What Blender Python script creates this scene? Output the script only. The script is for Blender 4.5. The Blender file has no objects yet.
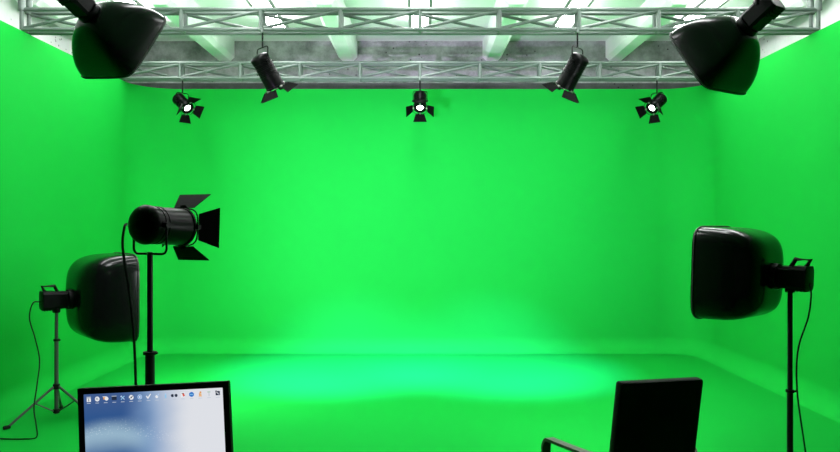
import bpy, bmesh, math, random
from mathutils import Vector, Matrix

random.seed(4)
PI = math.pi
sc = bpy.context.scene
COL = sc.collection
V = Vector
F, CX, CY, CAMZ = 727.0, 420.0, 227.0, 1.57


def W(px, py, Y):
    """point of the studio seen at a pixel of the photograph, Y metres away"""
    return V(((px - CX) / F * Y, Y, CAMZ - (py - CY) / F * Y))


# ------------------------------------------------------------------ materials
def mat(name, base=(0.5, 0.5, 0.5), rough=0.5, metal=0.0, spec=0.5, coat=0.0, noise=None):
    m = bpy.data.materials.new(name)
    m.use_nodes = True
    nt = m.node_tree
    b = nt.nodes['Principled BSDF']
    b.inputs['Base Color'].default_value = (*base, 1)
    b.inputs['Roughness'].default_value = rough
    b.inputs['Metallic'].default_value = metal
    b.inputs['Specular IOR Level'].default_value = spec
    b.inputs['Coat Weight'].default_value = coat
    b.inputs['Coat Roughness'].default_value = 0.08
    if noise:
        scale, amp = noise
        tc = nt.nodes.new('ShaderNodeTexCoord')
        n = nt.nodes.new('ShaderNodeTexNoise')
        n.inputs['Scale'].default_value = scale
        n.inputs['Detail'].default_value = 3
        nt.links.new(tc.outputs['Object'], n.inputs['Vector'])
        r = nt.nodes.new('ShaderNodeMapRange')
        r.inputs['To Min'].default_value = max(0.02, rough - amp)
        r.inputs['To Max'].default_value = min(1.0, rough + amp)
        nt.links.new(n.outputs['Fac'], r.inputs['Value'])
        nt.links.new(r.outputs['Result'], b.inputs['Roughness'])
    return m


def emit(name, col, s):
    m = bpy.data.materials.new(name)
    m.use_nodes = True
    nt = m.node_tree
    nt.nodes.clear()
    e = nt.nodes.new('ShaderNodeEmission')
    e.inputs['Color'].default_value = (*col, 1)
    e.inputs['Strength'].default_value = s
    o = nt.nodes.new('ShaderNodeOutputMaterial')
    nt.links.new(e.outputs[0], o.inputs[0])
    return m


def concrete(name, dark, light, pits=True, scale=1.4):
    m = bpy.data.materials.new(name)
    m.use_nodes = True
    nt = m.node_tree
    L = nt.links.new
    b = nt.nodes['Principled BSDF']
    b.inputs['Roughness'].default_value = 0.85
    b.inputs['Specular IOR Level'].default_value = 0.2
    tc = nt.nodes.new('ShaderNodeTexCoord')
    n1 = nt.nodes.new('ShaderNodeTexNoise')
    n1.inputs['Scale'].default_value = scale
    n1.inputs['Detail'].default_value = 8
    n1.inputs['Roughness'].default_value = 0.72
    L(tc.outputs['Object'], n1.inputs['Vector'])
    cr = nt.nodes.new('ShaderNodeValToRGB')
    cr.color_ramp.elements[0].position = 0.33
    cr.color_ramp.elements[0].color = (*dark, 1)
    cr.color_ramp.elements[1].position = 0.66
    cr.color_ramp.elements[1].color = (*light, 1)
    L(n1.outputs['Fac'], cr.inputs['Fac'])
    out = cr.outputs['Color']
    if pits:
        # small air holes, gathered in patches
        v = nt.nodes.new('ShaderNodeTexVoronoi')
        v.inputs['Scale'].default_value = 15.0
        L(tc.outputs['Object'], v.inputs['Vector'])
        lt = nt.nodes.new('ShaderNodeMath')
        lt.operation = 'LESS_THAN'
        lt.inputs[1].default_value = 0.17
        L(v.outputs['Distance'], lt.inputs[0])
        n2 = nt.nodes.new('ShaderNodeTexNoise')
        n2.inputs['Scale'].default_value = 2.1
        L(tc.outputs['Object'], n2.inputs['Vector'])
        gt = nt.nodes.new('ShaderNodeMath')
        gt.operation = 'GREATER_THAN'
        gt.inputs[1].default_value = 0.56
        L(n2.outputs['Fac'], gt.inputs[0])
        mu = nt.nodes.new('ShaderNodeMath')
        mu.operation = 'MULTIPLY'
        L(lt.outputs[0], mu.inputs[0])
        L(gt.outputs[0], mu.inputs[1])
        mx = nt.nodes.new('ShaderNodeMix')
        mx.data_type = 'RGBA'
        L(mu.outputs[0], mx.inputs['Factor'])
        L(out, mx.inputs['A'])
        mx.inputs['B'].default_value = (dark[0] * .35, dark[1] * .35, dark[2] * .35, 1)
        out = mx.outputs['Result']
    L(out, b.inputs['Base Color'])
    return m


def green_paint(name, rough, base, spec):
    m = mat(name, base, rough, spec=spec)
    nt = m.node_tree
    L = nt.links.new
    b = nt.nodes['Principled BSDF']
    tc = nt.nodes.new('ShaderNodeTexCoord')
    n = nt.nodes.new('ShaderNodeTexNoise')
    n.inputs['Scale'].default_value = 0.8
    n.inputs['Detail'].default_value = 4
    L(tc.outputs['Object'], n.inputs['Vector'])
    cr = nt.nodes.new('ShaderNodeValToRGB')
    for e, pos, g in zip(cr.color_ramp.elements, (0.3, 0.7), (0.985, 1.015)):
        e.position = pos
        e.color = (base[0] * g, base[1] * g, base[2] * g, 1)
    L(n.outputs['Fac'], cr.inputs['Fac'])
    L(cr.outputs['Color'], b.inputs['Base Color'])
    return m


M = {}
M['green_wall'] = green_paint('green_wall_paint', 0.8, (0.0047, 0.285, 0.028), 0.05)
M['green_floor'] = green_paint('green_floor_dimmed', 0.6, (0.0038, 0.240, 0.0235), 0.03)  # same green as the walls, darkened for the weaker light on the floor
M['conc_wall'] = concrete('grey_concrete', (0.09, 0.10, 0.095), (0.36, 0.38, 0.37), scale=2.6)
M['conc_shade'] = concrete('shaded_concrete', (0.025, 0.03, 0.027), (0.07, 0.08, 0.075), scale=2.0)  # wall concrete darkened to hold the shade above the green
M['conc_side'] = concrete('pale_concrete', (0.55, 0.56, 0.56), (0.78, 0.78, 0.78), scale=1.0)
M['conc_ceiling'] = concrete('white_concrete', (0.70, 0.71, 0.71), (0.86, 0.86, 0.86), pits=False, scale=0.8)
M['beam'] = concrete('painted_beam', (0.76, 0.77, 0.77), (0.88, 0.88, 0.88), pits=False)
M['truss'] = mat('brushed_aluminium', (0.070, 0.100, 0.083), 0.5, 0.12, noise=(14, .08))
M['vinyl'] = mat('black_gloss_vinyl', (0.002, 0.0024, 0.0024), 0.22, spec=0.17, coat=0.05, noise=(5, .04))
M['rim'] = mat('black_binding', (0.003, 0.003, 0.003), 0.6)
M['body'] = mat('black_painted_metal', (0.0016, 0.002, 0.0018), 0.33, spec=0.045, noise=(20, .04))
M['case'] = mat('black_lamp_case', (0.002, 0.0026, 0.0024), 0.45, spec=0.06)
M['door'] = mat('black_sheet_metal', (0.002, 0.002, 0.002), 0.55, spec=0.025, noise=(20, .06))
M['stand'] = mat('dark_grey_stand_metal', (0.004, 0.0045, 0.0045), 0.4, 0.1, spec=0.15)
M['chrome'] = mat('grey_stand_metal', (0.07, 0.07, 0.07), 0.4, 0.4, spec=.3)
M['rubber'] = mat('black_rubber', (0.003, 0.003, 0.003), 0.8, spec=.15)
M['clip'] = mat('light_clip_metal', (0.25, 0.25, 0.23), 0.35, 0.8)
M['plastic'] = mat('black_matt_plastic', (0.0025, 0.003, 0.0025), 0.6, spec=0.08)
M['cloth'] = mat('black_chair_leather', (0.002, 0.0025, 0.002), 0.65, spec=0.08, noise=(30, .08))
M['arm'] = mat('grey_armrest_metal', (0.10, 0.085, 0.08), 0.45, 0.4)
M['wood'] = mat('dark_desk_laminate', (0.02, 0.018, 0.016), 0.5)
M['lens'] = emit('lit_lens', (1.0, 1.0, 0.97), 14)
M['strip'] = emit('lit_strip_diffuser', (1.0, 1.0, 1.0), 37.0)
M['softlight'] = emit('lit_softbox_diffuser', (0.96, 1.0, 1.0), 78.0)
M['softlight_top'] = emit('lit_overhead_diffuser', (0.96, 1.0, 1.0), 36.0)
M['rail'] = mat('grey_light_rail', (0.16, 0.17, 0.165), 0.5)
M['fixture'] = mat('fixture_white_metal', (0.62, 0.63, 0.63), 0.5)


# ------------------------------------------------------------------ mesh helper
class MB:
    def __init__(self):
        self.bm = bmesh.new()
        self.mi = 0

    def _face(self, vs):
        try:
            f = self.bm.faces.new(vs)
            f.material_index = self.mi
            return f
        except ValueError:
            return None

    def box(self, c, s, R=None):
        c = V(c)
        vs = []
        for k in range(8):
            p = V(((k & 1) - .5, ((k >> 1) & 1) - .5, ((k >> 2) & 1) - .5))
            p = V((p.x * s[0], p.y * s[1], p.z * s[2]))
            if R is not None:
                p = R @ p
            vs.append(self.bm.verts.new(c + p))
        for q in ((0, 2, 3, 1), (4, 5, 7, 6), (0, 1, 5, 4), (2, 6, 7, 3), (0, 4, 6, 2), (1, 3, 7, 5)):
            self._face([vs[i] for i in q])
        return self

    def tube(self, pts, r, seg=8, caps=True):
        pts = [V(p) for p in pts]
        rings = []
        n = len(pts)
        up = None
        for i, p in enumerate(pts):
            if i == 0:
                t = pts[1] - p
            elif i == n - 1:
                t = p - pts[i - 1]
            else:
                t = (pts[i + 1] - p).normalized() + (p - pts[i - 1]).normalized()
            t.normalize()
            if up is None:
                up = V((0, 0, 1)) if abs(t.z) < .9 else V((1, 0, 0))
            x = up.cross(t)
            if x.length < 1e-4:
                x = V((0, 1, 0)).cross(t)
            x.normalize()
            y = t.cross(x).normalized()
            up = y
            rr = r[i] if isinstance(r, (list, tuple)) else r
            rings.append([self.bm.verts.new(p + (x * math.cos(a) + y * math.sin(a)) * rr)
                          for a in [2 * PI * k / seg for k in range(seg)]])
        for a, b in zip(rings, rings[1:]):
            for k in range(seg):
                self._face([a[k], a[(k + 1) % seg], b[(k + 1) % seg], b[k]])
        if caps:
            self._face(rings[0][::-1])
            self._face(rings[-1])
        return self

    def lathe(self, prof, Mx, seg=40, cap0=True, cap1=True):
        """profile [(radius, z)] spun about local z, Mx places it"""
        rings = []
        for r, z in prof:
            rings.append([self.bm.verts.new(Mx @ V((r * math.cos(a), r * math.sin(a), z)))
                          for a in [2 * PI * k / seg for k in range(seg)]])
        for a, b in zip(rings, rings[1:]):
            for k in range(seg):
                self._face([a[k], a[(k + 1) % seg], b[(k + 1) % seg], b[k]])
        if cap0:
            self._face(rings[0][::-1])
        if cap1:
            self._face(rings[-1])
        return self

    def prism(self, poly, thick, Mx):
        """polygon in local xy, given thickness along local z (centred)"""
        a = [self.bm.verts.new(Mx @ V((x, y, -thick / 2))) for x, y in poly]
        b = [self.bm.verts.new(Mx @ V((x, y, thick / 2))) for x, y in poly]
        n = len(poly)
        self._face(a[::-1])
        self._face(b)
        for k in range(n):
            self._face([a[k], a[(k + 1) % n], b[(k + 1) % n], b[k]])
        return self

    def loft(self, rings, cap0=True, cap1=True):
        R = [[self.bm.verts.new(p) for p in ring] for ring in rings]
        n = len(R[0])
        for a, b in zip(R, R[1:]):
            for k in range(n):
                self._face([a[k], a[(k + 1) % n], b[(k + 1) % n], b[k]])
        if cap0:
            self._face(R[0][::-1])
        if cap1:
            self._face(R[-1])
        return self

    def build(self, name, material, parent=None, bevel=0, smooth=35, origin=None):
        bm = self.bm
        org = V((0, 0, 0))
        if parent is not None:
            org = world_loc(parent)
        elif origin is not None:
            org = V(origin)
        bmesh.ops.recalc_face_normals(bm, faces=bm.faces[:])
        bmesh.ops.translate(bm, verts=bm.verts[:], vec=-org)
        me = bpy.data.meshes.new(name)
        bm.to_mesh(me)
        bm.free()
        for mm in (material if isinstance(material, (list, tuple)) else [material]):
            me.materials.append(mm)
        for p in me.polygons:
            p.use_smooth = True
        me.set_sharp_from_angle(angle=math.radians(smooth))
        o = bpy.data.objects.new(name, me)
        COL.objects.link(o)
        if parent is not None:
            o.parent = parent
        else:
            o.location = org
        if bevel:
            b = o.modifiers.new('bevel', 'BEVEL')
            b.width = bevel
            b.segments = 3
            b.limit_method = 'ANGLE'
            b.harden_normals = False
        return o


def world_loc(o):
    p = V(o.location)
    while o.parent:
        o = o.parent
        p = p + V(o.location)
    return p


def tag(o, label, cat, group=None, kind=None):
    o['label'] = label
    o['category'] = cat
    if group:
        o['group'] = group
    if kind:
        o['kind'] = kind
    return o


def thing(name, loc, label, cat, group=None):
    o = bpy.data.objects.new(name, None)
    o.empty_display_size = .1
    o.location = loc
    COL.objects.link(o)
    return tag(o, label, cat, group)


def struct(o):
    o['kind'] = 'structure'
    return o


def frame_z(p, z, xhint):
    """matrix with local z along z, local x near xhint, origin p"""
    z = V(z).normalized()
    x = V(xhint) - z * V(xhint).dot(z)
    x.normalize()
    y = z.cross(x)
    m = Matrix((x, y, z)).transposed().to_4x4()
    m.translation = V(p)
    return m


def smoothpath(pts, n=6):
    """Catmull-Rom through the given points"""
    pts = [V(p) for p in pts]
    P = [pts[0] * 2 - pts[1]] + pts + [pts[-1] * 2 - pts[-2]]
    out = []
    for i in range(1, len(P) - 2):
        p0, p1, p2, p3 = P[i - 1:i + 3]
        for k in range(n):
            t = k / n
            out.append(.5 * ((2 * p1) + (p2 - p0) * t + (2 * p0 - 5 * p1 + 4 * p2 - p3) * t * t
                             + (3 * p1 - p0 - 3 * p2 + p3) * t ** 3))
    out.append(pts[-1])
    return out


# ------------------------------------------------------------------ the room
HW, BY, GH = 3.53, 9.17, 3.31          # half width, back wall and height of the green cyclorama
RC, RF = 0.50, 0.20                    # corner radius in plan, radius of the cove at the floor
CW, RY, FY = 4.06, 9.60, -3.2          # concrete shell
CH = CAMZ + 186 / F * RY               # ceiling

struct(MB().box((0, (RY + FY) / 2, -.05), (2 * CW, RY - FY, .1)).build('floor', M['green_floor']))

# profile: (distance inwards from the wall line, height)
prof = [(RF * (1 - math.sin(a)), RF * (1 - math.cos(a))) for a in [PI / 2 * k / 18 for k in range(19)]]
prof = [(d, z - .0015) for d, z in prof] + [(0, GH), (-.05, GH), (-.05, -.0015)]


def cyc(name, path):
    """path: list of (point on wall line, inward normal)"""
    rings = []
    for p, n in path:
        rings.append([V((p[0] + n[0] * d, p[1] + n[1] * d, z)) for d, z in prof])
    mb = MB()
    R = [[mb.bm.verts.new(q) for q in r] for r in rings]
    for a, b in zip(R, R[1:]):
        for k in range(len(prof) - 1):
            mb._face([a[k], a[k + 1], b[k + 1], b[k]])
    return struct(mb.build(name, M['green_wall'], smooth=40))


left = [((-HW, FY + .05 + (BY - RC - FY - .05) * k / 12), (1, 0)) for k in range(13)]
cyc('wall_left', left)
cyc('wall_right', [((-p[0], p[1]), (-1, 0)) for p, n in left])
back = []
for k in range(25):
    a = PI - PI / 2 * k / 24
    back.append(((-HW + RC + RC * math.cos(a), BY - RC + RC * math.sin(a)), (-math.cos(a), -math.sin(a))))
for k in range(1, 12):
    back.append(((-HW + RC + (2 * HW - 2 * RC) * k / 12, BY), (0, -1)))
for k in range(25):
    a = PI / 2 - PI / 2 * k / 24
    back.append(((HW - RC + RC * math.cos(a), BY - RC + RC * math.sin(a)), (-math.cos(a), -math.sin(a))))
cyc('wall_back', back)

struct(MB().box((0, RY + .05, CH / 2), (2 * CW + .2, .1, CH)).build('wall_concrete_back', M['conc_wall']))
struct(MB().box((-CW - .05, (RY + FY) / 2, CH / 2), (.1, RY - FY, CH)).build('wall_concrete_left', M['conc_side']))
struct(MB().box((CW + .05, (RY + FY) / 2, CH / 2), (.1, RY - FY, CH)).build('wall_concrete_right', M['conc_side']))
struct(MB().box((0, FY - .05, CH / 2), (2 * CW + .2, .1, CH)).build('wall_front', M['conc_wall']))
ceiling = struct(MB().box((0, (RY + FY) / 2, CH + .05), (2 * CW + .2, RY - FY + .2, .1)).build('ceiling', M['conc_ceiling']))

# added dark strip, paints the shade on the rear wall above the green
struct(MB().box((0, RY - .05, 3.325), (2 * CW, .1, .25)).build('wall_shade_strip', M['conc_shade']))

# beams under the ceiling, ends chamfered, from 7.16 m away to the rear wall
k_ = RY / F
BB = CAMZ + 166 * k_
for off in (-72, 72, -195, 195, -293, 293):
    x, w, ch = off * k_, .125, .05
    poly = [(-w, CH + .01), (-w, BB + ch), (-w + ch, BB), (w - ch, BB), (w, BB + ch), (w, CH + .01)]
    mb = MB()
    mb.loft([[V((x + a, y, z)) for a, z in poly] for y in (7.16, RY)])
    b = mb.build('beam', M['beam'], ceiling, smooth=20)
for off in (-72, 72, -195, 195, -293, 293):
    x, w, ch = off * k_, .125, .05
    poly = [(-w, CH + .01), (-w, BB + ch), (-w + ch, BB), (w - ch, BB), (w, BB + ch), (w, CH + .01)]
    MB().loft([[V((x + a, y, z)) for a, z in poly] for y in (1.0, 4.9)]).build('beam', M['beam'], ceiling, smooth=20)

# long strip lights between the beams
strip_words = {
    0: 'long bright strip light running down the centre of the ceiling',
    -133: 'long bright ceiling strip light beside the centre strip, on the computer screen side',
    133: 'long bright ceiling strip light beside the centre strip, on the office chair side',
    -244: 'outer long ceiling strip light near the wall on the computer screen side',
    244: 'outer long ceiling strip light near the wall on the office chair side'}
SZ = CH - .10                            # the strips hang a little under the ceiling
for off, words in strip_words.items():
    x = off / 186 * (SZ - CAMZ - .06)
    t = thing('ceiling_light', (x, 6.51, SZ), words, 'light', 'long strip lights on the ceiling')
    y0, y1, hw = 4.4, 8.62, .088
    fr = MB()
    outer = [(-.05, 0), (-.05, -.025), (.05, -.025), (.05, 0)]
    fr.loft([[V((x + a, y, SZ + z)) for a, z in outer] for y in (y0, y1)])
    fr.build('housing', M['fixture'], t, smooth=20)
    for y in (y0 + .02, y1 - .02):
        MB().box((x, y, SZ - .045), (2 * hw + .03, .04, .07)).build('end_cap', M['fixture'], t, bevel=.004)
    df = [(-hw, -.022), (-hw, -.055), (-hw + .02, -.072), (hw - .02, -.072), (hw, -.055), (hw, -.022)]
    MB().loft([[V((x + a, y, SZ + z)) for a, z in df] for y in (y0 + .035, y1 - .035)]).build('diffuser', M['strip'], t, smooth=20)
    for sx in (-1, 1):
        MB().box((x + sx * (hw + .022), (y0 + y1) / 2, SZ - .05), (.035, y1 - y0, .022)).build('side_rail', M['rail'], t, bevel=.003)
    for y in (y0 + .4, (y0 + y1) / 2, y1 - .4):
        MB().tube([(x, y, SZ - .005), (x, y, CH)], .008, 8).build('stem', M['fixture'], t)


# ------------------------------------------------------------------ trusses
def truss(Y, label):
    zl, zt, dd, r = 3.333, 3.512, .12, .019
    xe = 3.555
    t = thing('lighting_truss', (0, Y, zl), label, 'truss', 'aluminium trusses across the studio')
    for z in (zl, zt):
        for y in (Y, Y + dd):
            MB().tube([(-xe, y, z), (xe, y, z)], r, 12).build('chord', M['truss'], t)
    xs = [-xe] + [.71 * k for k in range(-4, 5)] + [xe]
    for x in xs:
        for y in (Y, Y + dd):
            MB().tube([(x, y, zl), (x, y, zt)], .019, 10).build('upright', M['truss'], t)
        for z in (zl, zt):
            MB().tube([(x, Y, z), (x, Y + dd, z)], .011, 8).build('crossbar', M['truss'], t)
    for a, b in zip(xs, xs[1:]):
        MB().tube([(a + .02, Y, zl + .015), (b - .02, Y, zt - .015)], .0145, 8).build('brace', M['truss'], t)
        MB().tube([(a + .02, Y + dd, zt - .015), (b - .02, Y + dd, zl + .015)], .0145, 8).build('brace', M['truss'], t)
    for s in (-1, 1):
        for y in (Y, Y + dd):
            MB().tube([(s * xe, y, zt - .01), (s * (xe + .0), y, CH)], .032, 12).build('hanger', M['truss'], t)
        MB().box((s * xe, Y + dd / 2, CH - .01), (.16, .3, .02)).build('ceiling_plate', M['truss'], t)
    return t


TF, TR = 6.49, 8.60
truss(TF, 'nearer aluminium lattice truss, the higher of the two spanning above the stage')
truss(TR, 'farther aluminium lattice truss close above the top of the green back wall')


# ------------------------------------------------------------------ lamps
def spot_light(name, p, d, energy, size, blend, col, parent, radius=.05):
    l = bpy.data.lights.new(name, 'SPOT')
    l.energy = energy
    l.spot_size = math.radians(size)
    l.spot_blend = blend
    l.color = col
    l.shadow_soft_size = radius
    o = bpy.data.objects.new(name, l)
    COL.objects.link(o)
    o.rotation_euler = V(d).to_track_quat('-Z', 'Y').to_euler()
    o.parent = parent
    o.location = V(p) - world_loc(parent)
    return o


def spotlight(pivot, axis, r, L, label, group, top=None, flare=38, doors=(0, 1, 2, 3), dl=1.5, lit=True, seg=40, pv=.45, yoke_up=True, lr=.84, big=False, twist=0.0):
    """theatre spotlight: pivot = yoke axis on the housing, axis = beam direction"""
    t = thing('spotlight', pivot, label, 'lamp', group)
    a = V(axis).normalized()
    side = a.cross(V((0, 0, 1))).normalized()           # horizontal, across the beam
    upv = side.cross(a)
    p = V(pivot)
    z0, z1 = -L * pv, L * (1 - pv)
    Mx = frame_z(p, a, side)
    # housing: straight barrel with cooling ribs
    pr = [(r * .96, z0)]
    nr = 3 if big else 5
    for k in range(nr):
        za = z0 + L * (.10 + .10 * k)
        pr += [(r, za), (r, za + L * .05), (r * .965, za + L * .055), (r * .965, za + L * .095)]
    pr += [(r, z0 + L * .62), (r, z1 - L * .06), (r * 1.05, z1 - L * .055), (r * 1.05, z1), (r * lr * 1.02, z1), (r * lr * 1.02, z1 - L * .12)]
    MB().lathe(pr, Mx, seg).build('housing', M['body'], t, smooth=30)
    # domed rear cap
    dome = .55 * r if big else .45 * r
    pr = [(r * 1.03, z0 + .06 * L), (r * 1.03, z0)] + [(r * 1.0 * math.cos(q), z0 - dome * math.sin(q)) for q in [PI / 2 * k / 10 for k in range(1, 10)]] + [(r * .06, z0 - dome)]
    MB().lathe(pr, Mx, seg).build('rear_cap', M['body'], t, smooth=40)
    # lens
    ln = [(r * lr, z1 - L * .10), (r * lr, z1 - L * .05), (r * lr * .7, z1 - L * .02), (r * lr * .35, z1 - L * .005), (.002, z1)]
    MB().lathe(ln, Mx, seg).build('lens', M['lens'] if lit else M['body'], t)
    # holder of the barn doors: a wire frame standing off the front
    hr = r * (1.0 if big else 1.12)
    zf = z1 + .10 * r
    ring = [Mx @ V((hr * math.copysign(abs(math.cos(q)) ** .55, math.cos(q)), hr * math.copysign(abs(math.sin(q)) ** .55, math.sin(q)), zf)) for q in [2 * PI * k / 40 for k in range(40)]]
    fr = MB().tube(ring + [ring[0]], r * .045, 6).build('barn_door_frame', M['body'], t)
    for k in range(4):
        q = k * PI / 2
        dx, dy = math.cos(q), math.sin(q)
        MB().box(Mx @ V((dx * r * 1.07, dy * r * 1.07, zf - .05 * r)), (r * .24, r * .24, r * .22), Mx.to_3x3()).build('clip', M['clip'] if not big else M['body'], fr)
    # the doors
    for k in doors:
        q = k * PI / 2 + twist
        fl = math.radians(flare[k] if isinstance(flare, (list, tuple)) else flare)
        out = V((math.cos(q), math.sin(q), 0))
        tang = V((-math.sin(q), math.cos(q), 0))
        dirv = out * math.sin(fl) + V((0, 0, 1)) * math.cos(fl)
        hinge = out * hr * 1.06 + V((0, 0, zf))
        D = Matrix((tang, dirv, tang.cross(dirv))).transposed().to_4x4()
        D.translation = hinge
        w0, w1 = r * .72, r * 1.12
        ll = r * dl
        poly = [(-w0, 0), (w0, 0), (w1, ll), (-w1, ll)]
        MB().prism(poly, .004 if r < .15 else .005, Mx @ D).build('barn_door', M['door'], t)
    # yoke
    yr = r * 1.13
    s = 1 if yoke_up else -1
    yh = r * (1.6 if yoke_up else 1.5)
    c0 = r * .3
    Z = V((0, 0, s))
    pts = [p + side * yr, p + side * yr + Z * (yh - c0)]
    for k in range(1, 6):
        q = PI / 2 * k / 6
        pts.append(p + side * (yr - c0 + c0 * math.cos(q)) + Z * (yh - c0 + c0 * math.sin(q)))
    half = pts + [p + side * (yr - c0) + Z * yh]
    other = [p + side * (-2 * (h - p).dot(side)) + (h - p) for h in half][::-1]
    MB().tube(half + other, r * .065 if r < .1 or big else r * .06, 8).build('yoke', M['body'], t)
    for sg in (-1, 1):
        MB().tube([p + side * sg * r * .9, p + side * sg * r * 1.28], r * .17, 10).build('pivot_knob', M['body'], t)
    if top is not None:
        MB().tube([p + Z * yh, V((p.x, p.y, top))], .008, 8).build('hanging_rod', M['body'], t)
        MB().box((p.x, p.y, top + .010), (.028, .05, .044)).build('truss_clamp', M['truss'], t, bevel=.004)
    return t, p + a * (z1 + .03), a


ZL = 3.333 - .019
g1 = 'small lit spotlights hung from the farther truss'
for px, py, ax, lab in ((182.5, 103, (.66, -.48, -.58), 'small spotlight with lit lens hung from the farther truss, on the computer screen side'),
                        (420, 101.0, (0, -.62, -.78), 'small spotlight with lit lens hung from the middle of the farther truss'),
                        (657.0, 103, (-.66, -.48, -.58), 'small spotlight with lit lens hung from the farther truss, on the office chair side')):
    t, lp, a = spotlight(W(px, py, TR), ax, .073, .225, lab, g1, top=ZL, flare=[52, 60, 52, 60], seg=28, dl=1.3, lr=.54)
    spot_light('lamp_beam', lp, a, 5, 70, .8, (.95, 1, 1), t)
g2 = 'spotlights hung from the nearer truss'
for sgn, lab in ((-1, 'slim black spotlight hung from the nearer truss, on the computer screen side'),
                 (1, 'slim black spotlight hung from the nearer truss, on the office chair side')):
    t, lp, a = spotlight(W(420 + sgn * 157.5, 63, TF), (-sgn * .42, .36, -.83), .086, .285, lab, g2, top=ZL, flare=[46, 50, 46, 50], seg=32, pv=.16, dl=.98, twist=sgn * .4)
    tgt = V((sgn * .9, 7.85, 0)) - lp
    spot_light('lamp_beam', lp, tgt, 1900, 58, 1.0, (.4, .75, 2.2), t)

PB = W(150, 225, 3.70)
axb = V((.42, .90, -.045))
t, lp, a = spotlight(PB, axb, .098, .265, 'large black spotlight with open barn doors on the thick stand behind the computer screen', None,
                     flare=[34, 40, 60, 44], doors=(0, 1, 2, 3), dl=1.15, yoke_up=False, big=True, pv=.14)
spot_light('lamp_beam', lp, V((.1, BY, 1.7)) - lp, 1000, 66, 1.0, (1.4, .95, 1.7), t)


# ------------------------------------------------------------------ stands
def light_stand(base, top_z, label, rad=(.016, .021, .025), legs=None, collar_z=None, R=.40, hub=.28, a0=0.0, m='stand'):
    x, y = base
    t = thing('light_stand', (x, y, 0), label, 'stand', 'tripod stands of the studio lamps')
    cz = collar_z or (hub + .5)
    MB().tube([(x, y, .05), (x, y, cz)], rad[1], 14).build('lower_tube', M[m], t)
    MB().tube([(x, y, cz - .01), (x, y, top_z)], rad[0], 14).build('upper_tube', M[m], t)
    c = MB().lathe([(rad[1] * 1.05, -.009), (rad[1] * 1.4, -.007), (rad[1] * 1.4, .007), (rad[1] * 1.05, .009)], Matrix.Translation((x, y, cz)), 20).build('collar', M['rubber'], t)
    MB().tube([(x + rad[1], y - .003, cz), (x + rad[1] + .017, y - .006, cz)], .006, 10).build('knob', M['rubber'], c)
    MB().lathe([(rad[1] * 1.05, -.022), (rad[1] * 1.6, -.018), (rad[1] * 1.6, .018), (rad[1] * 1.05, .022)], Matrix.Translation((x, y, hub)), 20).build('hub', M['rubber'], t)
    MB().lathe([(rad[1] * 1.05, -.018), (rad[1] * 1.5, -.014), (rad[1] * 1.5, .014), (rad[1] * 1.05, .018)], Matrix.Translation((x, y, hub * .26)), 20).build('brace_collar', M['rubber'], t)
    for k in range(3):
        q = a0 + 2 * PI * k / 3
        d = V((math.cos(q), math.sin(q), 0))
        b = V((x, y, 0))
        foot = b + d * R + V((0, 0, .014))
        hb = b + d * rad[1] * 1.3 + V((0, 0, hub))
        lg = MB().tube([hb, foot], .0105, 8).build('leg', M['chrome'] if m == 'chrome' else M[m], t)
        MB().tube([foot + d * -.02 + V((0, 0, .004)), foot + d * .028 + V((0, 0, .002))], .0145, 10).build('rubber_foot', M['rubber'], lg)
        mid = hb.lerp(foot, .42)
        MB().tube([b + d * rad[1] * 1.2 + V((0, 0, hub * .26)), mid], .0065, 6).build('brace', M['chrome'] if m == 'chrome' else M[m], t)
    return t


# ------------------------------------------------------------------ softboxes
def rsq(s, e, n=72):
    out = []
    for k in range(n):
        q = 2 * PI * (k + .5) / n
        c, d = math.cos(q), math.sin(q)
        rr = (abs(c) ** e + abs(d) ** e) ** (-1 / e)
        out.append((c * rr * s, d * rr * s))
    return out


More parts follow.
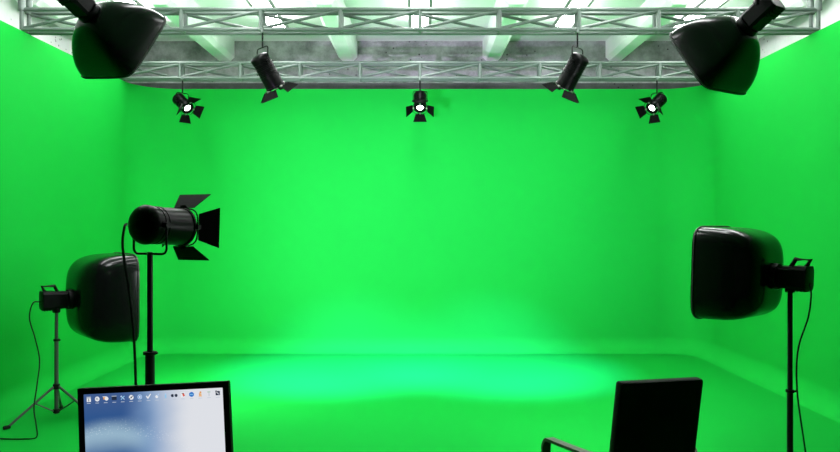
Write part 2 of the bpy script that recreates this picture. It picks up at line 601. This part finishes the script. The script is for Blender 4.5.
def softbox(collar, axis, S, L, label, body_len, body_w, roll=0.0, power=3.0, handle=True, group=None, glow='softlight'):
    """collar = where shell and lamp head meet; the shell opens along axis"""
    a = V(axis).normalized()
    side = a.cross(V((0, 0, 1))).normalized()
    c = V(collar)
    t = thing('softbox', c, label, 'softbox', group)
    Mx = frame_z(c, a, side) @ Matrix.Rotation(roll, 4, 'Z')
    B = frame_z(c, a, side)
    rings = []
    s0 = body_w * .60
    for k in range(25):
        q = PI / 2 * k / 24
        f = math.sin(q) ** (2 / power)
        z = 1 - math.cos(q) ** (2 / power)
        e = 2.2 + 4.6 * min(1, f * 1.1) ** 1.5
        s = s0 + (S - s0) * f
        rings.append([Mx @ V((x, y, .02 + (L - .02) * z)) for x, y in rsq(s, e)])
    # lip and inside
    rings.append([Mx @ V((x, y, L + .012)) for x, y in rsq(S * .995, 6.8)])
    rings.append([Mx @ V((x, y, L + .012)) for x, y in rsq(S * .955, 6.8)])
    rings.append([Mx @ V((x, y, L - .03)) for x, y in rsq(S * .95, 6.8)])
    MB().loft(rings, cap0=True, cap1=False).build('shell', M['vinyl'], t, smooth=50)
    lip = [Mx @ V((x, y, L)) for x, y in rsq(S * 1.004, 6.8)]
    MB().tube(lip + [lip[0]], .006, 6, caps=False).build('binding', M['rim'], t)
    MB().loft([[Mx @ V((x, y, z)) for x, y in rsq(S * .948, 6.8)] for z in (L - .034, L - .026)]).build('front_diffuser', M[glow], t)
    # speed ring
    MB().lathe([(s0 * .7, -.008), (s0 * .93, -.008), (s0 * .96, .008), (s0 * .93, .03), (s0 * .7, .03)], Mx, 40).build('speed_ring', M['case'], t)
    # lamp head: flat sided case with ribs
    w = body_w / 2
    hd = MB()
    oct_ = lambda s, h: [(-s, -h * .7), (-s * .8, -h), (s * .8, -h), (s, -h * .7), (s, h * .7), (s * .8, h), (-s * .8, h), (-s, h * .7)]
    secs = [(.0, .80), (-.02, .95), (-body_len * .55, .95), (-body_len * .555, 1.03), (-body_len * .985, 1.03), (-body_len, .95)]
    hd.loft([[B @ V((x, y, z)) for x, y in oct_(w * g, w * g)] for z, g in secs])
    head = hd.build('lamp_head', M['case'], t, smooth=25)
    for k in range(4):
        z = -body_len * (.62 + .1 * k)
        MB().box(B @ V((0, w * 1.05, z)), (body_w * .7, .012, body_len * .05), B.to_3x3()).build('cooling_fin', M['case'], head)
    if handle:
        hp = [(-.02, .9), (-.045, 1.6), (-.045 - body_len * .45, 1.6), (-.02 - body_len * .45, .9)]
        pts = [B @ V((0, -v * w, z - body_len * .3)) for z, v in hp]
        MB().tube(smoothpath(pts, 1), .0135, 8).build('handle', M['rubber'], head)
    # socket that takes the stand
    return t, B


def aim(p, q):
    return V(q) - V(p)


g3 = 'softboxes around the stage'
# standing one on the computer screen's side
LS = (-2.965, 5.93)
cl = V((LS[0] + .055, LS[1] + .085, CAMZ - (300 - CY) / F * 5.95))
axl = V((math.cos(math.radians(40)), math.sin(math.radians(40)), 0))
t, B = softbox(cl, axl, .368, .445, 'black softbox on a thin tripod stand near the wall, behind the large spotlight', .205, .145, group=g3)
MB().tube([(LS[0], LS[1], cl.z - .10), (LS[0], LS[1], cl.z - .05)], .03, 12).build('stand_socket', M['case'], t)
light_stand(LS, cl.z - .09, 'thin tripod stand under the softbox near the wall, feet in view', rad=(.013, .017), R=.375, hub=.27, a0=math.radians(231), collar_z=CAMZ - (340 - CY) / F * 5.93, m='chrome')
# standing one on the chair's side
RS = W(790, 300, 4.25)
cr_ = V((RS.x - .045, RS.y + .055, CAMZ - (276.5 - CY) / F * 4.28))
axr = V((-math.cos(math.radians(47)), math.sin(math.radians(47)), .03))
t, B = softbox(cr_, axr, .282, .385, 'black softbox on the stand behind the office chair, facing the stage', .178, .135, group=g3)
MB().tube([(RS.x, RS.y, cr_.z - .09), (RS.x, RS.y, cr_.z - .045)], .028, 12).build('stand_socket', M['case'], t)
light_stand((RS.x, RS.y), cr_.z - .08, 'dark tripod stand under the softbox behind the office chair', rad=(.0145, .0175), R=.42, hub=.17, a0=.5, collar_z=CAMZ - (391 - CY) / F * 4.25, m='stand')
# the big spotlight's stand
light_stand((PB.x, PB.y), PB.z - .098 * 1.5 + .01, 'thick black stand under the large spotlight, rising behind the computer screen', rad=(.0145, .024), R=.46, hub=.32, a0=.3, collar_z=CAMZ - (353 - CY) / F * 3.7, m='stand')


def overhead(collar, axis, S, L, label, roll):
    t, B = softbox(collar, axis, S, L, label, .205, .128, roll=roll, power=1.55, handle=False, group=g3, glow='softlight_top')
    c = V(collar)
    a = V(axis).normalized()
    p = c - a * .14
    side = a.cross(V((0, 0, 1))).normalized()
    yk = [p + side * .10, p + side * .10 + V((0, 0, .15)), p - side * .10 + V((0, 0, .15)), p - side * .10]
    MB().tube(yk, .012, 8).build('yoke', M['case'], t)
    MB().tube([p + V((0, 0, .14)), V((p.x, p.y, CH))], .02, 12).build('hanging_rod', M['stand'], t)
    MB().lathe([(.02, -.03), (.06, -.02), (.06, 0), (.02, 0)], Matrix.Translation((p.x, p.y, CH)), 20).build('ceiling_plate', M['stand'], t)
    return t


cR = W(748.5, 25, 4.5)
overhead(cR, (-.472, .685, -.555), .247, .336, 'black softbox hung from the ceiling above the office chair side, tilted down', 0)
cL = W(87.5, 11, 4.5)
overhead(cL, (.386, .767, -.512), .262, .317, 'black softbox hung from the ceiling above the computer screen side, tilted down', .103)


# ------------------------------------------------------------------ cables
def cable(pts, r, label):
    o = MB().tube(smoothpath(pts, 8), r, 8).build('cable', M['rubber'], origin=pts[0])
    return tag(o, label, 'cable')


hb = cl - axl * .205
cable([hb + V((0, 0, -.01)), W(33, 303, 5.78), W(29.5, 318, 5.78), W(35, 338, 5.75), W(39.5, 360, 5.75), W(37, 385, 5.65), W(34, 408, 5.55),
       W(36, 424, 5.46), V((-2.85, 5.40, .008)), V((-2.93, 5.36, .007)), V((-3.04, 5.36, .007)), V((-3.22, 5.38, .007))],
      .0052, 'thin black cable dropping from the softbox near the wall to the floor')
hr_ = cr_ - axr * .178
cable([hr_ + V((.0, 0, -.03)), W(811, 297, 4.1), W(808, 318, 4.1), W(799, 345, 4.1), W(796.5, 370, 4.1), W(798, 400, 4.1), W(803, 435, 4.1), W(808, 470, 4.1), W(812, 510, 4.12), V((2.22, 4.05, .008)), V((2.6, 3.95, .007))],
      .0048, 'thin black cable dropping from the softbox behind the office chair')
cap = PB - axb.normalized() * (.265 * .14 + .035) + V((-.055, -.02, -.0))
cable([cap, W(124.5, 227, 3.55), W(122.5, 243, 3.55), W(124.5, 262, 3.56), W(129, 290, 3.58), W(133, 325, 3.6), W(135, 360, 3.62), W(136, 395, 3.62), W(137, 440, 3.6), W(139, 500, 3.5), V((-1.42, 3.36, .008)), V((-1.6, 3.2, .007))],
      .0068, 'black cable looping down from the back of the large spotlight')

# ------------------------------------------------------------------ computer screen on its desk
def rotm(yaw, tilt, roll):
    return Matrix.Rotation(yaw, 4, 'Z') @ Matrix.Rotation(tilt, 4, 'X') @ Matrix.Rotation(roll, 4, 'Y')


MW, MH = .50, .325
TM = Matrix.Translation((-.8509, 2.3057, 1.0688)) @ rotm(-.0995, -.0574, -.0691)      # top centre of the front edge
DZ = .70
mon = thing('computer_monitor', (-.85, 2.34, DZ), 'black framed computer screen with icons on a blue and white desktop', 'monitor')
R3 = TM.to_3x3()


def mp(x, y, z):
    return TM @ V((x, y, z))


bz = .0195
fr = MB()
outer = [(-MW / 2, -MH), (MW / 2, -MH), (MW / 2, 0), (-MW / 2, 0)]
inner = [(-MW / 2 + bz, -MH + bz * 1.3), (MW / 2 - bz, -MH + bz * 1.3), (MW / 2 - bz, -bz), (-MW / 2 + bz, -bz)]
fr.loft([[mp(x, .006, z) for x, z in inner], [mp(x, 0, z) for x, z in inner], [mp(x, 0, z) for x, z in outer], [mp(x, .022, z) for x, z in outer],
         [mp(x * .9, .038, -MH / 2 + (z + MH / 2) * .86) for x, z in outer]], cap0=False)
fr.build('casing', M['plastic'], mon, bevel=.0025, smooth=25)

# desktop picture: soft blue at one corner running to white, a pale sparkling arc across it
m = bpy.data.materials.new('lit_desktop_picture')
m.use_nodes = True
nt = m.node_tree
nt.nodes.clear()
L = nt.links.new


def node(t, **kw):
    n = nt.nodes.new(t)
    for k, v in kw.items():
        setattr(n, k, v)
    return n


def mth(op, a, b=None, clamp=False):
    n = node('ShaderNodeMath', operation=op, use_clamp=clamp)
    for i, q in enumerate((a, b)):
        if q is None:
            continue
        if isinstance(q, (int, float)):
            n.inputs[i].default_value = q
        else:
            L(q, n.inputs[i])
    return n.outputs[0]


def sstep(v, lo, hi):
    n = node('ShaderNodeMapRange', interpolation_type='SMOOTHSTEP')
    n.inputs['From Min'].default_value = lo
    n.inputs['From Max'].default_value = hi
    L(v, n.inputs['Value'])
    return n.outputs['Result']


def mixc(f, a, b):
    n = node('ShaderNodeMix', data_type='RGBA')
    L(f, n.inputs['Factor'])
    for k, q in (('A', a), ('B', b)):
        if isinstance(q, tuple):
            n.inputs[k].default_value = (*q, 1)
        else:
            L(q, n.inputs[k])
    return n.outputs['Result']


uv = node('ShaderNodeUVMap')
sp = node('ShaderNodeSeparateXYZ')
L(uv.outputs['UV'], sp.inputs[0])
u, v = sp.outputs['X'], sp.outputs['Y']                 # v: 0 at the top, 1 at the bottom
nz = node('ShaderNodeTexNoise')
nz.inputs['Scale'].default_value = 3.0
L(uv.outputs['UV'], nz.inputs['Vector'])
wob = mth('MULTIPLY', mth('SUBTRACT', nz.outputs['Fac'], .5), .10)
blue = mixc(sstep(v, .0, .35), (.055, .115, .30), (.028, .095, .28))
blue = mixc(sstep(v, .55, .95), blue, (.045, .17, .40))
# arc: v = .36 + 1.3 (u-.25)^2
du = mth('SUBTRACT', u, .22)
arc = mth('ADD', mth('MULTIPLY', mth('MULTIPLY', du, du), 1.0), .40)
dv = mth('ADD', mth('SUBTRACT', v, arc), wob)
up_ = sstep(dv, -.16, .06)
dn_ = sstep(dv, .34, .04)
band = mth('MULTIPLY', up_, dn_)
colr = mixc(mth('MULTIPLY', band, .75), blue, (.42, .62, .74))
wh = mth('ADD', mth('ADD', u, mth('MULTIPLY', v, -.0)), wob)
colr = mixc(sstep(wh, .26, .56), colr, (.22, .36, .60))
colr = mixc(sstep(wh, .42, .78), colr, (.78, .80, .85))
vor = node('ShaderNodeTexVoronoi')
vor.inputs['Scale'].default_value = 60
L(uv.outputs['UV'], vor.inputs['Vector'])
spk = mth('MULTIPLY', mth('LESS_THAN', vor.outputs['Distance'], .22), band)
spk = mth('MULTIPLY', spk, sstep(dv, .12, -.02))
colr = mixc(mth('MULTIPLY', spk, .45), colr, (.85, .95, 1.0))
em = node('ShaderNodeEmission')
L(colr, em.inputs['Color'])
em.inputs['Strength'].default_value = 1.0
out = node('ShaderNodeOutputMaterial')
L(em.outputs[0], out.inputs[0])

x0, x1, zt, zb = inner[0][0], inner[1][0], -bz, -MH + bz * 1.3
me = bpy.data.meshes.new('screen')
mo = world_loc(mon)
qs = [(x0, zb), (x1, zb), (x1, zt), (x0, zt)]
vv = [mp(x, .004, z) - mo for x, z in qs] + [mp(x, .012, z) - mo for x, z in qs]
me.from_pydata(vv, [], [(0, 1, 2, 3), (7, 6, 5, 4), (0, 4, 5, 1), (1, 5, 6, 2), (2, 6, 7, 3), (3, 7, 4, 0)])
ul = me.uv_layers.new(name='UVMap')
uvq = [(0, 1), (1, 1), (1, 0), (0, 0)] * 2
for lp_ in me.loops:
    ul.data[lp_.index].uv = uvq[lp_.vertex_index]
me.materials.append(m)
screen = bpy.data.objects.new('screen', me)
COL.objects.link(screen)
screen.parent = mon

IC = {}


def icm(c):
    if c not in IC:
        IC[c] = emit('icon_colour', c, 1.0)
    return IC[c]


WHT, GRY, DRK, ORG, SKY, RED, BLU, LBL = (.85, .87, .9), (.45, .5, .58), (.02, .03, .06), (.8, .35, .08), (.30, .60, .85), (.75, .12, .08), (.03, .20, .62), (.45, .62, .85)


def disc(r, x=0, y=0, n=14, sx=1):
    return [(x + sx * r * math.cos(2 * PI * k / n), y + r * math.sin(2 * PI * k / n)) for k in range(n)]


def rect(x, y, w, h, a=0):
    c, s = math.cos(a), math.sin(a)
    return [(x + c * p - s * q, y + s * p + c * q) for p, q in ((-w / 2, -h / 2), (w / 2, -h / 2), (w / 2, h / 2), (-w / 2, h / 2))]


# each icon: list of (polygon in units of one icon, colour), later ones lie on earlier ones
icons = [
    [(rect(0, 0, .85, 1.0), WHT), (rect(0, .33, .85, .3), GRY), (rect(0.0, -.12, .12, .5), DRK), (rect(.0, -.3, .34, .1), DRK)],
    [(disc(.48), WHT), (disc(.25, -.08, .05), GRY), (rect(.12, -.15, .4, .08, .5), GRY)],
    [(rect(-.15, .12, .7, .55), ORG), (disc(.38, .18, -.02), WHT), (rect(-.2, .38, .8, .12), WHT)],
    [(rect(0, .0, 1.0, .72), DRK), (rect(0, .40, 1.0, .14), GRY)],
    [(rect(0, 0, .16, 1.0, .8), LBL), (rect(0, 0, .16, 1.0, -.8), SKY), (rect(-.3, .3, .32, .2, .8), LBL)],
    [(disc(.48), WHT), (disc(.16), DRK), (rect(.28, .22, .18, .18, .6), DRK), (rect(-.28, -.22, .18, .18, .6), DRK)],
    [(disc(.48), LBL), (disc(.30), BLU), (disc(.18), WHT)],
    [([(-.5, .05), (-.32, .2), (-.12, -.12), (.42, .55), (.55, .42), (-.1, -.5)], WHT)],
    [(disc(.30, -.05, -.1), WHT), (rect(.22, .22, .16, .6, -.7), LBL)],
    [(rect(0, -.02, .30, .9), SKY), (disc(.16, 0, .36), LBL)],
    [(disc(.30, -.38, -.05), DRK), (disc(.30, .38, -.05), DRK), (rect(0, -.02, .9, .16), DRK), (disc(.15, 0, .0), GRY)],
    [(rect(-.05, 0, .75, 1.0), WHT), (rect(.15, -.02, .38, .55, .4), RED), (rect(-.02, .3, .4, .12), DRK)],
    [(disc(.48), BLU), (rect(0, 0, .96, .5), BLU), (rect(0, 0, .6, .14), SKY)],
    [(disc(.2, 0.05, .3), ORG), ([(-.35, -.5), (.35, -.5), (.2, .2), (-.1, .2)], (.85, .55, .35)), (rect(-.1, -.1, .2, .5, .3), ORG)],
    [(rect(0, -.1, .12, .8), GRY), (rect(0, .32, .6, .2), (.45, .62, .5))],
    [(rect(0, 0, .85, .8), DRK), (rect(-.12, .1, .12, .5, .5), WHT), (rect(.15, -.1, .12, .5, .5), GRY), (rect(-.3, .42, .3, .2), DRK)],
]
isz = .0162
for i, ic in enumerate(icons):
    cx_ = x0 + .017 + (x1 - x0 - .034) * i / 15.0
    cz_ = zt - .0165
    mats, mb = [], MB()
    for j, (poly, c) in enumerate(ic + [(rect(0, -.78, .75, .10), (.55, .62, .72))]):
        if icm(c) not in mats:
            mats.append(icm(c))
        mb.mi = mats.index(icm(c))
        y = .0036 - .0003 * j
        Mi = TM @ Matrix.Translation((cx_, y, cz_)) @ Matrix.Rotation(PI / 2, 4, 'X')
        mb.prism([(x * isz, z * isz) for x, z in poly], .0003, Mi)
    mb.build('icon', mats, screen)

# foot and desk (below the photograph's edge)
MB().box((-.855, 2.40, DZ + .17), (.06, .02, .30)).build('neck', M['plastic'], mon, bevel=.004)
MB().box((-.855, 2.39, DZ + .0085), (.26, .18, .016)).build('foot', M['plastic'], mon, bevel=.006)
desk = thing('desk', (-.75, 2.35, 0), 'dark desk under the computer screen', 'desk')
MB().box((-.75, 2.37, DZ - .015), (1.3, .6, .03)).build('tabletop', M['wood'], desk, bevel=.004)
for sx in (-1, 1):
    for sy in (-1, 1):
        MB().box((-.75 + sx * .6, 2.37 + sy * .26, (DZ - .03) / 2), (.045, .045, DZ - .03)).build('leg', M['wood'], desk)

# ------------------------------------------------------------------ office chair
yaw = math.radians(19.3)
CHO = V((.93, 3.44, 0))
chair = thing('office_chair', CHO, 'black office chair with a flat straight backrest and metal loop armrest', 'chair')
RC_ = Matrix.Translation(CHO) @ Matrix.Rotation(yaw, 4, 'Z')
TB = Matrix.Translation((1.050, 3.1366, .904)) @ rotm(.3369, .1284, .0272)


def rrect(w, z0, z1, r, n=6):
    pts = []
    for cx_, cz_, q0 in ((w / 2 - r, z1 - r, 0), (-w / 2 + r, z1 - r, PI / 2), (-w / 2 + r, z0 + r, PI), (w / 2 - r, z0 + r, 1.5 * PI)):
        for k in range(n + 1):
            q = q0 + PI / 2 * k / n
            pts.append((cx_ + r * math.cos(q), cz_ + r * math.sin(q)))
    return pts


mb = MB()
lay = [(.0, .99), (.004, 1.0), (.034, 1.0), (.040, .98)]
mb.loft([[TB @ V((x * g, y, (z + .24) * g - .24)) for x, z in rrect(.430, -.47, 0, .012)] for y, g in lay])
mb.build('backrest', M['cloth'], chair, smooth=40)
MB().loft([[RC_ @ V((x * g, y * g, z)) for x, y in rrect(.46, -.23, .25, .06)] for z, g in ((.32, .93), (.335, 1.0), (.375, 1.0), (.39, .94))]).build('seat', M['cloth'], chair, smooth=40)
arms = [
    [(-.16, -.10, .385), (-.30, -.03, .39), (-.372, .0, .45), (-.377, .0, .60), (-.376, -.004, .635), (-.373, -.022, .657), (-.372, -.055, .661), (-.339, -.24, .661), (-.30, -.31, .655), (-.235, -.325, .63), (-.17, -.30, .60)],
    [(.16, -.10, .385), (.22, -.03, .39), (.27, .0, .45), (.275, .0, .60), (.275, -.006, .635), (.27, -.022, .655), (.265, -.055, .655), (.245, -.20, .63), (.225, -.26, .60), (.19, -.27, .57), (.15, -.27, .53)]]
arms = [[(x, y, z - .05) for x, y, z in q] for q in arms]
for pts in arms:
    pw = [RC_ @ V(p) for p in smoothpath(pts, 6)]
    rings = []
    right = RC_.to_3x3() @ V((1, 0, 0))
    for i, p in enumerate(pw):
        tg = (pw[min(i + 1, len(pw) - 1)] - pw[max(i - 1, 0)]).normalized()
        sd = right - tg * right.dot(tg)
        if sd.length < .35:
            sd = V((0, 0, 1)) - tg * tg.z
        sd.normalize()
        nn = tg.cross(sd)
        if rings and (rings[-1][0] - rings[-1][2]).dot(sd * 2) < 0:
            sd, nn = -sd, -nn
        wd, th = .021, .0065
        rings.append([p + sd * wd + nn * th, p - sd * wd + nn * th, p - sd * wd - nn * th, p + sd * wd - nn * th])
    MB().loft(rings).build('armrest', M['arm'], chair, bevel=.002, smooth=30)
MB().box(RC_ @ V((0, -.26, .39)), (.30, .05, .12), RC_.to_3x3()).build('back_bracket', M['plastic'], chair, bevel=.008)
MB().tube([RC_ @ V((0, 0, .10)), RC_ @ V((0, 0, .325))], .026, 14).build('gas_column', M['stand'], chair)
for k in range(5):
    q = 2 * PI * k / 5 + .3
    d = V((math.cos(q), math.sin(q), 0))
    sp_ = MB().tube([RC_ @ (d * .02 + V((0, 0, .12))), RC_ @ (d * .29 + V((0, 0, .075)))], [.026, .017], 10).build('base_arm', M['stand'], chair)
    tn = V((-d.y, d.x, 0))
    MB().tube([RC_ @ (d * .29 + tn * -.02 + V((0, 0, .029))), RC_ @ (d * .29 + tn * .02 + V((0, 0, .029)))], .028, 16).build('caster', M['rubber'], sp_)
    MB().tube([RC_ @ (d * .29 + V((0, 0, .03))), RC_ @ (d * .29 + V((0, 0, .08)))], .008, 8).build('caster_pin', M['stand'], sp_)

# ------------------------------------------------------------------ world, camera, view
w = bpy.data.worlds.new('world')
sc.world = w
w.use_nodes = True
w.node_tree.nodes['Background'].inputs[0].default_value = (0.5, 0.5, 0.5, 1)
w.node_tree.nodes['Background'].inputs[1].default_value = 0.0

cam = bpy.data.cameras.new('camera')
cam.sensor_width = 36
cam.lens = F / 840 * 36
cam.shift_y = 1 / 840
cam.clip_start = .05
co = bpy.data.objects.new('camera', cam)
co.location = (0, 0, CAMZ)
co.rotation_euler = (PI / 2, 0, 0)
COL.objects.link(co)
sc.camera = co

sc.view_settings.view_transform = 'Standard'
sc.view_settings.look = 'None'
sc.view_settings.gamma = 1
sc.view_settings.use_curve_mapping = False
sc.view_settings.exposure = -0.1
sc.cycles.use_denoising = True
sc.cycles.max_bounces = 8
sc.cycles.diffuse_bounces = 5
